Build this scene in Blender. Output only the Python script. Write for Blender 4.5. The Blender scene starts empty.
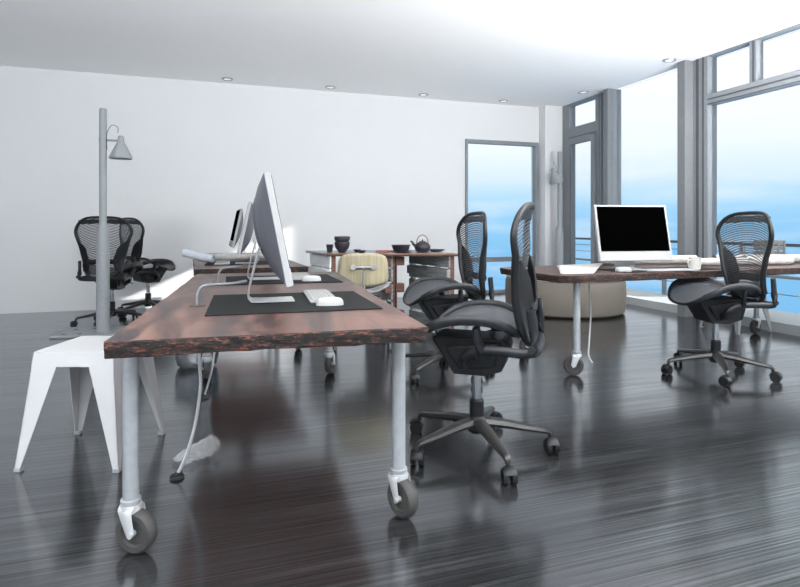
import bpy, bmesh, math, random
from mathutils import Vector, Matrix
random.seed(7)
PI = math.pi
R = math.radians
col = bpy.context.scene.collection

# ------------------------------------------------------------------ materials
def new_mat(name):
    m = bpy.data.materials.new(name); m.use_nodes = True
    nt = m.node_tree
    return m, nt, nt.nodes['Principled BSDF']

def mat(name, color, rough=0.5, metal=0.0, spec=0.5, noise=0.0, nscale=20.0, emit=0.0, bump=0.0):
    m, nt, b = new_mat(name)
    b.inputs['Roughness'].default_value = rough
    b.inputs['Metallic'].default_value = metal
    b.inputs['Specular IOR Level'].default_value = spec
    n = nt.nodes.new('ShaderNodeTexNoise'); n.inputs['Scale'].default_value = nscale
    n.inputs['Detail'].default_value = 4
    tc = nt.nodes.new('ShaderNodeTexCoord'); nt.links.new(tc.outputs['Object'], n.inputs['Vector'])
    r = nt.nodes.new('ShaderNodeValToRGB')
    k = noise
    r.color_ramp.elements[0].position = 0.3; r.color_ramp.elements[1].position = 0.7
    r.color_ramp.elements[0].color = (*[c*(1-k) for c in color], 1)
    r.color_ramp.elements[1].color = (*[min(1, c*(1+k)) for c in color], 1)
    nt.links.new(n.outputs['Fac'], r.inputs['Fac']); nt.links.new(r.outputs['Color'], b.inputs['Base Color'])
    if bump:
        bp = nt.nodes.new('ShaderNodeBump'); bp.inputs['Strength'].default_value = bump
        bp.inputs['Distance'].default_value = 0.01
        nt.links.new(n.outputs['Fac'], bp.inputs['Height']); nt.links.new(bp.outputs['Normal'], b.inputs['Normal'])
    if emit:
        b.inputs['Emission Color'].default_value = (*color, 1); b.inputs['Emission Strength'].default_value = emit
    return m

def ramp(nt, stops):
    r = nt.nodes.new('ShaderNodeValToRGB'); cr = r.color_ramp
    while len(cr.elements) < len(stops): cr.elements.new(0.5)
    for e, (p, c) in zip(cr.elements, stops):
        e.position = p; e.color = (*c, 1)
    return r

def floor_material():
    m, nt, b = new_mat('dark_laminate')
    tc = nt.nodes.new('ShaderNodeTexCoord')
    def nz(scale, detail, sc):
        mp = nt.nodes.new('ShaderNodeMapping'); mp.inputs['Scale'].default_value = sc
        n = nt.nodes.new('ShaderNodeTexNoise'); n.inputs['Scale'].default_value = scale; n.inputs['Detail'].default_value = detail
        nt.links.new(tc.outputs['Object'], mp.inputs['Vector']); nt.links.new(mp.outputs['Vector'], n.inputs['Vector'])
        return n
    fine = nz(1.0, 6, (1.0, 150, 1)); wide = nz(1.0, 3, (0.5, 7.5, 1))
    br = nt.nodes.new('ShaderNodeTexBrick')
    br.inputs['Scale'].default_value = 1.0; br.inputs['Brick Width'].default_value = 1.3; br.inputs['Row Height'].default_value = 0.19
    br.inputs['Mortar Size'].default_value = 0.0015
    br.inputs['Color1'].default_value = (0.85, 0.85, 0.85, 1); br.inputs['Color2'].default_value = (1.1, 1.1, 1.1, 1)
    br.inputs['Mortar'].default_value = (0.45, 0.45, 0.45, 1)
    nt.links.new(tc.outputs['Object'], br.inputs['Vector'])
    r1 = ramp(nt, [(0.30, (0.004, 0.004, 0.004)), (0.5, (0.016, 0.0155, 0.0155)), (0.70, (0.062, 0.060, 0.059))])
    nt.links.new(fine.outputs['Fac'], r1.inputs['Fac'])
    mx = nt.nodes.new('ShaderNodeMix'); mx.data_type = 'RGBA'; mx.blend_type = 'MULTIPLY'; mx.inputs[0].default_value = 1
    nt.links.new(r1.outputs['Color'], mx.inputs[6]); nt.links.new(br.outputs['Color'], mx.inputs[7])
    mx2 = nt.nodes.new('ShaderNodeMix'); mx2.data_type = 'RGBA'; mx2.blend_type = 'MULTIPLY'; mx2.inputs[0].default_value = 0.8
    r2 = ramp(nt, [(0.3, (0.8, 0.8, 0.8)), (0.7, (1.15, 1.15, 1.15))])
    nt.links.new(wide.outputs['Fac'], r2.inputs['Fac'])
    nt.links.new(mx.outputs[2], mx2.inputs[6]); nt.links.new(r2.outputs['Color'], mx2.inputs[7])
    nt.links.new(mx2.outputs[2], b.inputs['Base Color'])
    rr = nt.nodes.new('ShaderNodeMapRange'); rr.inputs['To Min'].default_value = 0.16; rr.inputs['To Max'].default_value = 0.22
    nt.links.new(fine.outputs['Fac'], rr.inputs['Value']); nt.links.new(rr.outputs['Result'], b.inputs['Roughness'])
    bp = nt.nodes.new('ShaderNodeBump'); bp.inputs['Strength'].default_value = 0.04; bp.inputs['Distance'].default_value = 0.0005
    nt.links.new(fine.outputs['Fac'], bp.inputs['Height']); nt.links.new(bp.outputs['Normal'], b.inputs['Normal'])
    b.inputs['Specular IOR Level'].default_value = 0.5
    
    cw = ramp(nt, [(0.30, (0.15, 0.15, 0.15)), (0.50, (0.62, 0.62, 0.62)), (0.68, (1, 1, 1))])
    nt.links.new(fine.outputs['Fac'], cw.inputs['Fac'])
    cm = nt.nodes.new('ShaderNodeMix'); cm.data_type = 'RGBA'; cm.blend_type = 'MULTIPLY'; cm.inputs[0].default_value = 1
    nt.links.new(cw.outputs['Color'], cm.inputs[6]); nt.links.new(r2.outputs['Color'], cm.inputs[7])
    nt.links.new(cm.outputs[2], b.inputs['Coat Weight']); b.inputs['Coat Roughness'].default_value = 0.15; b.inputs['Coat Tint'].default_value = (0.84, 0.91, 1.0, 1); b.inputs['Coat IOR'].default_value = 1.8
    return m

def tabletop_material():
    m, nt, b = new_mat('walnut_slab')
    tc = nt.nodes.new('ShaderNodeTexCoord')
    mp = nt.nodes.new('ShaderNodeMapping'); mp.inputs['Scale'].default_value = (5, 1.1, 1)
    mp.inputs['Rotation'].default_value = (0, 0, R(8))
    nt.links.new(tc.outputs['Object'], mp.inputs['Vector'])
    n = nt.nodes.new('ShaderNodeTexNoise'); n.inputs['Scale'].default_value = 1.3; n.inputs['Detail'].default_value = 6
    n.inputs['Distortion'].default_value = 1.6
    nt.links.new(mp.outputs['Vector'], n.inputs['Vector'])
    mp2 = nt.nodes.new('ShaderNodeMapping'); mp2.inputs['Scale'].default_value = (3, 70, 1)
    nt.links.new(tc.outputs['Object'], mp2.inputs['Vector'])
    n2 = nt.nodes.new('ShaderNodeTexNoise'); n2.inputs['Scale'].default_value = 1; n2.inputs['Detail'].default_value = 3
    nt.links.new(mp2.outputs['Vector'], n2.inputs['Vector'])
    r = ramp(nt, [(0.30, (0.018, 0.013, 0.017)), (0.43, (0.045, 0.021, 0.017)), (0.55, (0.090, 0.042, 0.031)), (0.72, (0.16, 0.080, 0.056))])
    nt.links.new(n.outputs['Fac'], r.inputs['Fac'])
    r2 = ramp(nt, [(0.3, (0.75, 0.75, 0.75)), (0.7, (1.15, 1.15, 1.15))])
    nt.links.new(n2.outputs['Fac'], r2.inputs['Fac'])
    mx = nt.nodes.new('ShaderNodeMix'); mx.data_type = 'RGBA'; mx.blend_type = 'MULTIPLY'; mx.inputs[0].default_value = 1
    nt.links.new(r.outputs['Color'], mx.inputs[6]); nt.links.new(r2.outputs['Color'], mx.inputs[7])
    nt.links.new(mx.outputs[2], b.inputs['Base Color'])
    b.inputs['Roughness'].default_value = 0.38
    return m

def bark_material():
    m, nt, b = new_mat('charred_bark_edge')
    tc = nt.nodes.new('ShaderNodeTexCoord')
    mp = nt.nodes.new('ShaderNodeMapping'); mp.inputs['Scale'].default_value = (20, 20, 62)
    nt.links.new(tc.outputs['Object'], mp.inputs['Vector'])
    n = nt.nodes.new('ShaderNodeTexNoise'); n.inputs['Scale'].default_value = 1.6; n.inputs['Detail'].default_value = 6
    n.inputs['Roughness'].default_value = 0.75
    nt.links.new(mp.outputs['Vector'], n.inputs['Vector'])
    r = ramp(nt, [(0.48, (0.003, 0.003, 0.003)), (0.55, (0.035, 0.014, 0.010)), (0.62, (0.15, 0.043, 0.024)), (0.74, (0.27, 0.16, 0.11))])
    nt.links.new(n.outputs['Fac'], r.inputs['Fac']); nt.links.new(r.outputs['Color'], b.inputs['Base Color'])
    bp = nt.nodes.new('ShaderNodeBump'); bp.inputs['Strength'].default_value = 0.8; bp.inputs['Distance'].default_value = 0.01
    nt.links.new(n.outputs['Fac'], bp.inputs['Height']); nt.links.new(bp.outputs['Normal'], b.inputs['Normal'])
    b.inputs['Roughness'].default_value = 0.8
    return m

def mesh_fabric(name, n, lo, hi, color):
    """woven elastic mesh: bands of dark ribbon with see-through gaps, driven by the UV height."""
    m, nt, b = new_mat(name)
    b.inputs['Roughness'].default_value = 0.45
    b.inputs['Base Color'].default_value = (*color, 1)
    uv = nt.nodes.new('ShaderNodeUVMap'); sp = nt.nodes.new('ShaderNodeSeparateXYZ')
    nt.links.new(uv.outputs['UV'], sp.inputs[0])
    def M(op, a, c=None):
        q = nt.nodes.new('ShaderNodeMath'); q.operation = op
        for i, v in enumerate((a, c)):
            if v is None: continue
            if isinstance(v, (int, float)): q.inputs[i].default_value = v
            else: nt.links.new(v, q.inputs[i])
        return q.outputs[0]
    u2 = M('MULTIPLY', M('POWER', M('ABSOLUTE', M('SUBTRACT', sp.outputs['X'], 0.5)), 2.0), 0.35)
    v = M('ADD', sp.outputs['Y'], u2)
    s = M('SINE', M('MULTIPLY', v, 2*PI*n))
    g = M('GREATER_THAN', s, -0.05)
    mr = nt.nodes.new('ShaderNodeMapRange'); mr.inputs['To Min'].default_value = lo; mr.inputs['To Max'].default_value = hi
    nt.links.new(g, mr.inputs['Value'])
    tr = nt.nodes.new('ShaderNodeBsdfTransparent'); mix = nt.nodes.new('ShaderNodeMixShader')
    nt.links.new(mr.outputs['Result'], mix.inputs['Fac'])
    nt.links.new(tr.outputs[0], mix.inputs[1]); nt.links.new(b.outputs[0], mix.inputs[2])
    nt.links.new(mix.outputs[0], nt.nodes['Material Output'].inputs['Surface'])
    return m

def glass_pane_material():
    m, nt, b = new_mat('window_glass')
    gl = nt.nodes.new('ShaderNodeBsdfGlossy'); gl.inputs['Roughness'].default_value = 0.0
    tr = nt.nodes.new('ShaderNodeBsdfTransparent'); tr.inputs['Color'].default_value = (0.995, 1.0, 1.0, 1)
    fr = nt.nodes.new('ShaderNodeFresnel'); fr.inputs['IOR'].default_value = 1.12
    mix = nt.nodes.new('ShaderNodeMixShader')
    nt.links.new(fr.outputs[0], mix.inputs['Fac']); nt.links.new(tr.outputs[0], mix.inputs[1]); nt.links.new(gl.outputs[0], mix.inputs[2])
    nt.links.new(mix.outputs[0], nt.nodes['Material Output'].inputs['Surface'])
    return m

def plastic_clear_material():
    m, nt, b = new_mat('clear_film')
    b.inputs['Base Color'].default_value = (0.85, 0.87, 0.88, 1); b.inputs['Roughness'].default_value = 0.12
    b.inputs['Specular IOR Level'].default_value = 0.5
    n = nt.nodes.new('ShaderNodeTexNoise'); n.inputs['Scale'].default_value = 30
    mr = nt.nodes.new('ShaderNodeMapRange'); mr.inputs['To Min'].default_value = 0.0; mr.inputs['To Max'].default_value = 0.45
    nt.links.new(n.outputs['Fac'], mr.inputs['Value'])
    tr = nt.nodes.new('ShaderNodeBsdfTransparent'); mix = nt.nodes.new('ShaderNodeMixShader')
    nt.links.new(mr.outputs['Result'], mix.inputs['Fac'])
    nt.links.new(tr.outputs[0], mix.inputs[1]); nt.links.new(b.outputs[0], mix.inputs[2])
    nt.links.new(mix.outputs[0], nt.nodes['Material Output'].inputs['Surface'])
    return m

def stripes_paper(name, base, ink, scale):
    """drawn lines on rolled plans"""
    m, nt, b = new_mat(name)
    tc = nt.nodes.new('ShaderNodeTexCoord')
    v = nt.nodes.new('ShaderNodeTexVoronoi'); v.feature = 'DISTANCE_TO_EDGE'; v.distance = 'CHEBYCHEV'; v.inputs['Scale'].default_value = scale
    nt.links.new(tc.outputs['Object'], v.inputs['Vector'])
    r = ramp(nt, [(0.0, ink), (0.025, ink), (0.05, base)])
    nt.links.new(v.outputs['Distance'], r.inputs['Fac']); nt.links.new(r.outputs['Color'], b.inputs['Base Color'])
    b.inputs['Roughness'].default_value = 0.7
    return m

def wood_material(name, c0, c1, sc=(2, 2, 30), rough=0.6):
    m, nt, b = new_mat(name)
    tc = nt.nodes.new('ShaderNodeTexCoord')
    mp = nt.nodes.new('ShaderNodeMapping'); mp.inputs['Scale'].default_value = sc
    n = nt.nodes.new('ShaderNodeTexNoise'); n.inputs['Scale'].default_value = 2; n.inputs['Detail'].default_value = 5
    nt.links.new(tc.outputs['Object'], mp.inputs['Vector']); nt.links.new(mp.outputs['Vector'], n.inputs['Vector'])
    r = ramp(nt, [(0.3, c0), (0.7, c1)])
    nt.links.new(n.outputs['Fac'], r.inputs['Fac']); nt.links.new(r.outputs['Color'], b.inputs['Base Color'])
    b.inputs['Roughness'].default_value = rough
    return m

M_wall = mat('white_plaster', (0.70, 0.702, 0.706), 0.9, noise=0.006, nscale=3)
M_ceil = mat('ceiling_plaster', (0.93, 0.935, 0.94), 0.95, noise=0.005, nscale=3)
M_floor = floor_material()
M_frame = mat('grey_window_metal', (0.21, 0.225, 0.24), 0.45, 0.0, noise=0.04)
M_frame_dark = mat('dark_gasket_metal', (0.07, 0.075, 0.085), 0.5, noise=0.04)
M_frame_light = mat('pale_window_metal', (0.17, 0.18, 0.19), 0.5, noise=0.04)
M_glass = glass_pane_material()
M_top = tabletop_material(); M_bark = bark_material()
M_under = mat('raw_red_underside', (0.50, 0.11, 0.055), 0.7, noise=0.2, nscale=6)
M_pipe = mat('galvanised_pipe', (0.33, 0.345, 0.36), 0.36, 0.4, noise=0.08, nscale=30)
M_pipe_cast = mat('cast_fork_metal', (0.50, 0.51, 0.52), 0.35, 0.4, noise=0.05)
M_rubber = mat('grey_rubber', (0.034, 0.032, 0.031), 0.7, noise=0.1)
M_black = mat('black_plastic', (0.007, 0.0075, 0.009), 0.45, spec=0.3, noise=0.15, nscale=40)
M_blackg = mat('graphite_frame', (0.010, 0.011, 0.013), 0.42, spec=0.35, noise=0.15, nscale=40)
M_legm = mat('graphite_cast_base', (0.040, 0.039, 0.038), 0.30, 0.6, noise=0.1)
M_chrome = mat('chrome', (0.40, 0.41, 0.43), 0.22, 1.0, noise=0.02)
M_mesh_back = mesh_fabric('back_mesh_weave', 38, 0.36, 0.86, (0.05, 0.052, 0.056))
M_mesh_seat = mesh_fabric('seat_mesh_weave', 40, 0.90, 1.0, (0.05, 0.053, 0.06))
M_white = mat('white_enamel', (0.42, 0.42, 0.425), 0.35, noise=0.01)
M_lamp = mat('pale_grey_enamel', (0.27, 0.285, 0.295), 0.55, noise=0.08, nscale=60)
M_alu = mat('brushed_aluminium', (0.40, 0.41, 0.42), 0.35, 0.35, noise=0.04, nscale=60)
M_alu_w = mat('white_aluminium', (0.33, 0.33, 0.33), 0.55, 0.0, spec=0.2, noise=0.02)
M_shell = mat('dark_monitor_back', (0.10, 0.105, 0.125), 0.5, spec=0.3, noise=0.05)
M_screen = mat('black_screen', (0.0005, 0.0005, 0.0005), 0.6, spec=0.0)
M_mat = mat('black_desk_mat', (0.006, 0.007, 0.0065), 0.8, spec=0.25, noise=0.15, nscale=80)
M_key = mat('white_keys', (0.37, 0.37, 0.36), 0.6, spec=0.25)
M_tray = mat('grey_tray', (0.26, 0.265, 0.27), 0.5)
M_paper = mat('white_paper', (0.42, 0.41, 0.395), 0.8, noise=0.05, nscale=25)
M_plan = stripes_paper('drawn_plan', (0.38, 0.37, 0.355), (0.28, 0.27, 0.26), 17)
M_plan_b = stripes_paper('blue_grey_plan', (0.50, 0.52, 0.56), (0.34, 0.37, 0.44), 60)
M_cream = mat('cream_ceramic', (0.50, 0.48, 0.45), 0.4)
M_pouf = mat('taupe_fabric', (0.16, 0.14, 0.118), 0.95, noise=0.06, nscale=120, bump=0.15)
M_birch = wood_material('pale_birch_ply', (0.36, 0.31, 0.20), (0.47, 0.41, 0.28), (25, 2, 1.5), 0.5)
M_pallet = wood_material('weathered_grey_wood', (0.13, 0.135, 0.135), (0.30, 0.31, 0.31), (4, 3, 40), 0.75)
M_pallet_lt = wood_material('pale_grey_wood', (0.60, 0.61, 0.61), (0.82, 0.83, 0.83), (4, 3, 40), 0.75)
M_crate = wood_material('dull_crate_wood', (0.10, 0.10, 0.098), (0.20, 0.20, 0.195), (4, 3, 40), 0.8)
M_brown = wood_material('red_brown_wood', (0.075, 0.03, 0.022), (0.17, 0.075, 0.05), (4, 3, 30), 0.6)
M_shelf = wood_material('glossy_shelf_top', (0.16, 0.17, 0.17), (0.26, 0.27, 0.27), (10, 2, 2), 0.25)
M_iron = mat('aubergine_iron', (0.022, 0.015, 0.024), 0.5, noise=0.2)
M_cane = mat('wrapped_cane', (0.20, 0.085, 0.03), 0.5, noise=0.5, nscale=90)
M_red = mat('faded_red_paper', (0.52, 0.14, 0.12), 0.6)
M_cord = mat('grey_cord', (0.17, 0.175, 0.185), 0.4)
M_cord_w = mat('white_cord', (0.50, 0.51, 0.52), 0.4)
M_plug = mat('black_plug', (0.006, 0.006, 0.006), 0.6)
M_film = plastic_clear_material()
M_kerb = mat('pale_grey_sill', (0.42, 0.44, 0.45), 0.5, noise=0.03)
M_bin = mat('brushed_steel_bin', (0.36, 0.38, 0.40), 0.25, 0.8, noise=0.08, nscale=8)
M_lightface = mat('downlight_lens', (0.95, 0.95, 0.92), 0.4, emit=0.6)
M_rock = wood_material('hillside', (0.10, 0.12, 0.15), (0.30, 0.24, 0.18), (.2, .2, .2), 0.9)

# ------------------------------------------------------------------ helpers
def link(name, bm, mats, parent=None, smooth=False, loc=None, rot=None, bevel=0.0, sub=0, autos=True):
    me = bpy.data.meshes.new(name)
    bmesh.ops.recalc_face_normals(bm, faces=bm.faces[:])
    bm.to_mesh(me); bm.free()
    if not isinstance(mats, (list, tuple)): mats = [mats]
    for m in mats: me.materials.append(m)
    o = bpy.data.objects.new(name, me); col.objects.link(o)
    if smooth:
        for p in me.polygons: p.use_smooth = True
        if autos:
            bm2 = bmesh.new(); bm2.from_mesh(me)
            for e in bm2.edges:
                if len(e.link_faces) == 2 and e.calc_face_angle(0) > R(38): e.smooth = False
            bm2.to_mesh(me); bm2.free()
    if bevel:
        md = o.modifiers.new('bevel', 'BEVEL'); md.width = bevel; md.segments = 2; md.limit_method = 'ANGLE'; md.angle_limit = R(35)
    if sub:
        md = o.modifiers.new('sub', 'SUBSURF'); md.levels = sub; md.render_levels = sub
    if parent: o.parent = parent
    if loc: o.location = loc
    if rot: o.rotation_euler = rot
    return o

def thing(name, label, cat, loc=(0, 0, 0), rotz=0, group=None):
    o = bpy.data.objects.new(name, None); col.objects.link(o)
    o.empty_display_size = 0.1
    o.location = loc; o.rotation_euler = (0, 0, rotz)
    return tag(o, label, cat, group)

def tag(o, label, cat, group=None):
    o['label'] = label; o['category'] = cat
    if group: o['group'] = group
    return o

def struct(name, bm, m, bevel=0.0):
    o = link(name, bm, m, bevel=bevel); o['kind'] = 'structure'; return o

def dup(root, loc, rotz, label, group=None, base=0.0):
    r = root.copy(); col.objects.link(r); r.location = loc; r.rotation_euler = (0, 0, rotz)
    r['label'] = label
    if group: r['group'] = group
    for ch in list(root.children):
        c = ch.copy(); col.objects.link(c); c.parent = r
        if base and ch.name.startswith('base_leg'): c.rotation_euler.z += base
        for g in ch.children:
            d = g.copy(); col.objects.link(d); d.parent = c
    return r

def box(bm, c, s, rz=0, mi=0, top=None, rx=0, ry=0):
    """box centred at c with size s; top=(sx,sy) scales the upper face"""
    x, y, z = s[0]/2, s[1]/2, s[2]/2
    tx, ty = top if top else (1, 1)
    P = [(-x, -y, -z), (x, -y, -z), (x, y, -z), (-x, y, -z), (-x*tx, -y*ty, z), (x*tx, -y*ty, z), (x*tx, y*ty, z), (-x*tx, y*ty, z)]
    Mx = Matrix.Translation(c) @ Matrix.Rotation(rz, 4, 'Z') @ Matrix.Rotation(ry, 4, 'Y') @ Matrix.Rotation(rx, 4, 'X')
    v = [bm.verts.new(Mx @ Vector(p)) for p in P]
    for f in ((0, 3, 2, 1), (4, 5, 6, 7), (0, 1, 5, 4), (1, 2, 6, 5), (2, 3, 7, 6), (3, 0, 4, 7)):
        fc = bm.faces.new([v[i] for i in f]); fc.material_index = mi
    return bm

def B(*a, **k):
    bm = bmesh.new(); return box(bm, *a, **k)

def lathe(bm, prof, c=(0, 0, 0), n=32, M=None, mi=0):
    """prof: list of (r, z) bottom to top; closes at r=0"""
    rings = []
    M = M or Matrix.Identity(4)
    for r, z in prof:
        if r < 1e-6: rings.append([bm.verts.new(M @ Vector((c[0], c[1], c[2]+z)))])
        else: rings.append([bm.verts.new(M @ Vector((c[0]+r*math.cos(2*PI*i/n), c[1]+r*math.sin(2*PI*i/n), c[2]+z))) for i in range(n)])
    for a, b in zip(rings, rings[1:]):
        for i in range(n):
            j = (i+1) % n
            q = []
            if len(a) == 1 and len(b) == 1: break
            if len(a) == 1: q = [a[0], b[j], b[i]]
            elif len(b) == 1: q = [a[i], a[j], b[0]]
            else: q = [a[i], a[j], b[j], b[i]]
            bm.faces.new(q).material_index = mi
    return bm

def catmull(pts, k=6, closed=False):
    pts = [Vector(p) for p in pts]
    n = len(pts); out = []
    segs = n if closed else n-1
    for i in range(segs):
        if closed: p0, p1, p2, p3 = pts[(i-1) % n], pts[i], pts[(i+1) % n], pts[(i+2) % n]
        else: p0, p1, p2, p3 = pts[max(i-1, 0)], pts[i], pts[i+1], pts[min(i+2, n-1)]
        for j in range(k):
            t = j/k
            out.append(0.5*((2*p1)+(-p0+p2)*t+(2*p0-5*p1+4*p2-p3)*t*t+(-p0+3*p1-3*p2+p3)*t*t*t))
    if not closed: out.append(pts[-1])
    return out

def sweep(bm, pts, rad, n=10, closed=False, up=(0, 0, 1), mi=0):
    """sweep an ellipse along pts. rad: number, (a,b) or list of those; a = sideways, b = along 'up'"""
    pts = [Vector(p) for p in pts]; up = Vector(up); N = len(pts); rings = []
    for i, p in enumerate(pts):
        if closed: t = pts[(i+1) % N]-pts[(i-1) % N]
        else: t = pts[min(i+1, N-1)]-pts[max(i-1, 0)]
        t.normalize()
        s = t.cross(up)
        if s.length < 1e-3: s = t.cross(Vector((0, 1, 0)))
        if s.length < 1e-3: s = t.cross(Vector((1, 0, 0)))
        s.normalize(); w = s.cross(t).normalized()
        r = rad[i] if isinstance(rad, list) else rad
        a, b = r if isinstance(r, tuple) else (r, r)
        rings.append([bm.verts.new(p+s*(a*math.cos(2*PI*k/n))+w*(b*math.sin(2*PI*k/n))) for k in range(n)])
    rr = list(zip(rings, rings[1:]))
    if closed: rr.append((rings[-1], rings[0]))
    for a, b in rr:
        for k in range(n):
            j = (k+1) % n
            bm.faces.new([a[k], a[j], b[j], b[k]]).material_index = mi
    if not closed:
        bm.faces.new(rings[0][::-1]).material_index = mi; bm.faces.new(rings[-1]).material_index = mi
    return bm

def cyl(bm, p0, p1, r, n=20, r2=None, mi=0):
    p0, p1 = Vector(p0), Vector(p1); r2 = r if r2 is None else r2
    t = (p1-p0).normalized(); s = t.cross(Vector((0, 0, 1)))
    if s.length < 1e-3: s = Vector((1, 0, 0))
    s.normalize(); w = s.cross(t)
    A = [bm.verts.new(p0+r*(s*math.cos(2*PI*k/n)+w*math.sin(2*PI*k/n))) for k in range(n)]
    Bv = [bm.verts.new(p1+r2*(s*math.cos(2*PI*k/n)+w*math.sin(2*PI*k/n))) for k in range(n)]
    for k in range(n):
        j = (k+1) % n; bm.faces.new([A[k], A[j], Bv[j], Bv[k]]).material_index = mi
    bm.faces.new(A[::-1]).material_index = mi; bm.faces.new(Bv).material_index = mi
    return bm

def prism(bm, poly, z0, z1, mi=0, M=None):
    M = M or Matrix.Identity(4)
    a = [bm.verts.new(M @ Vector((x, y, z0))) for x, y in poly]; b = [bm.verts.new(M @ Vector((x, y, z1))) for x, y in poly]
    n = len(poly)
    for i in range(n):
        j = (i+1) % n; bm.faces.new([a[i], a[j], b[j], b[i]]).material_index = mi
    bm.faces.new(a[::-1]).material_index = mi; bm.faces.new(b).material_index = mi
    return bm

def interp(x, xs, ys):
    if x <= xs[0]: return ys[0]
    for i in range(len(xs)-1):
        if x <= xs[i+1]:
            t = (x-xs[i])/(xs[i+1]-xs[i]); t = t*t*(3-2*t)
            return ys[i]+(ys[i+1]-ys[i])*t
    return ys[-1]

# ------------------------------------------------------------------ room shell
XG, YW, ZC = 5.28, 7.82, 3.0
XL, YB = -6.5, -4.0
struct('floor', B(((XL+XG)/2, (YB+YW)/2, -0.05), (XG-XL, YW-YB+0.3, 0.1)), M_floor)
struct('ceiling', B(((XL+XG)/2, (YB+YW)/2, ZC+0.1), (XG-XL+0.1, YW-YB+0.3, 0.2)), M_ceil)
# far wall with the tall opening
WX0, WX1, WZ1 = 3.62, 4.92, 2.42
bm = bmesh.new()
box(bm, ((XL+WX0)/2, YW+0.1, ZC/2), (WX0-XL, 0.2, ZC))
box(bm, ((WX0+WX1)/2, YW+0.1, (WZ1+ZC)/2), (WX1-WX0, 0.2, ZC-WZ1))
box(bm, ((WX1+XG+0.1)/2, YW+0.1, ZC/2), (XG+0.1-WX1, 0.2, ZC))
struct('wall_far', bm, M_wall)
struct('wall_left', B((XL-0.1, (YB+YW)/2, ZC/2), (0.2, YW-YB+0.4, ZC)), M_wall)
struct('wall_right', B((XG+0.1, (YB+2.9)/2, ZC/2), (0.2, 2.9-YB, ZC)), M_wall)
bm = bmesh.new(); box(bm, (12.1, 4.82, 3.5), (0.2, 1.58, 9.0)); box(bm, (12.1, 1.3, 3.5), (0.2, 2.9, 9.0)); struct('sun_blocker', bm, M_wall)   # two unseen slabs added outside to block stray sun through the glazing
struct('trim_1', B(((4.94+XG)/2, (7.64+YW)/2, ZC/2), (XG-4.94, YW-7.64, ZC)), M_wall)   # corner pilaster

def win(name, bm, m, extra=()):
    o = link(name, bm, m, bevel=0.003); o['kind'] = 'structure'
    for nm, b2, m2 in extra: link(nm, b2, m2, o)
    return o
# far opening: dark frame, one rail, pane
bm = bmesh.new()
box(bm, (WX0+0.02, YW+0.02, WZ1/2), (0.04, 0.10, WZ1)); box(bm, (WX1-0.03, YW+0.02, WZ1/2), (0.06, 0.10, WZ1))
box(bm, ((WX0+WX1)/2, YW+0.02, WZ1-0.03), (WX1-WX0-0.002, 0.094, 0.06)); box(bm, ((WX0+WX1)/2, YW+0.02, 0.025), (WX1-WX0-0.002, 0.094, 0.05))
p = B(((WX0+WX1)/2, YW+0.05, WZ1/2), (WX1-WX0-0.08, 0.008, WZ1-0.08))
q = B(((WX0+WX1)/2, YW+0.03, 0.535), (WX1-WX0-0.08, 0.05, 0.075))
win('window_1', bm, M_frame, (('glass_pane', p, M_glass), ('window_rail', q, M_frame_light)))

# glazed wall X = XG : posts
def post(n, y0, y1, parts=()):
    bm = bmesh.new(); box(bm, (XG+0.06, (y0+y1)/2, ZC/2), (0.14, y1-y0, ZC))
    o = struct('trim_%d' % n, bm, M_frame, bevel=0.004)
    for nm, c, s, m in parts: link(nm, B(c, s), m, o)
    return o
post(2, 6.44, 6.74, (('post_cover', (XG-0.06, 6.48, ZC/2), (0.10, 0.09, ZC), M_frame_light),
                     ('post_gasket', (XG-0.012, 6.60, ZC/2), (0.006, 0.03, ZC), M_frame_dark),
                     ('post_gasket', (XG-0.012, 6.68, ZC/2), (0.006, 0.02, ZC), M_frame_dark)))
post(3, 4.86, 5.17, (('post_cover', (XG-0.07, 5.12, ZC/2), (0.12, 0.11, ZC), M_frame_light),
                     ('post_gasket', (XG-0.012, 5.00, ZC/2), (0.006, 0.035, ZC), M_frame_dark),
                     ('post_gasket', (XG-0.012, 4.92, ZC/2), (0.006, 0.02, ZC), M_frame_dark)))
post(4, 2.85, 3.02)
# door bay between pilaster and first post: Y 6.74 .. 7.64
bm = bmesh.new()
box(bm, (XG+0.04, 7.55, ZC/2), (0.12, 0.18, ZC)); box(bm, (XG+0.04, 6.78, ZC/2), (0.12, 0.08, ZC))
box(bm, (XG+0.04, 7.14, 2.53), (0.12, 0.66, 0.17)); box(bm, (XG+0.04, 7.14, 0.04), (0.12, 0.66, 0.08))
box(bm, (XG+0.04, 7.14, 2.985), (0.12, 0.66, 0.03))
leaf = bmesh.new()
box(leaf, (XG-0.03, 7.42, 1.22), (0.05, 0.08, 2.42)); box(leaf, (XG-0.03, 6.84, 1.22), (0.05, 0.08, 2.42))
box(leaf, (XG-0.03, 7.13, 2.39), (0.05, 0.50, 0.10)); box(leaf, (XG-0.03, 7.13, 0.06), (0.05, 0.50, 0.12))
gk = bmesh.new(); box(gk, (XG-0.022, 7.13, 2.455), (0.012, 0.66, 0.012)); box(gk, (XG-0.057, 7.13, 2.335), (0.006, 0.50, 0.012))
box(gk, (XG-0.057, 7.375, 1.22), (0.006, 0.012, 2.25))
win('door_1', bm, M_frame, (('door_leaf', leaf, M_frame), ('gasket', gk, M_frame_dark),
    ('glass_pane', B((XG-0.03, 7.13, 1.22), (0.008, 0.50, 2.24)), M_glass),
    ('upper_pane', B((XG+0.04, 7.14, 2.79), (0.008, 0.66, 0.36)), M_glass)))
# pane bay 2
bm = bmesh.new(); box(bm, (XG+0.06, 5.805, 0.05), (0.12, 1.27, 0.10))
win('window_2', bm, M_kerb, (('glass_pane', B((XG+0.06, 5.805, 1.53), (0.008, 1.27, 2.90)), M_glass),))
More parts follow.
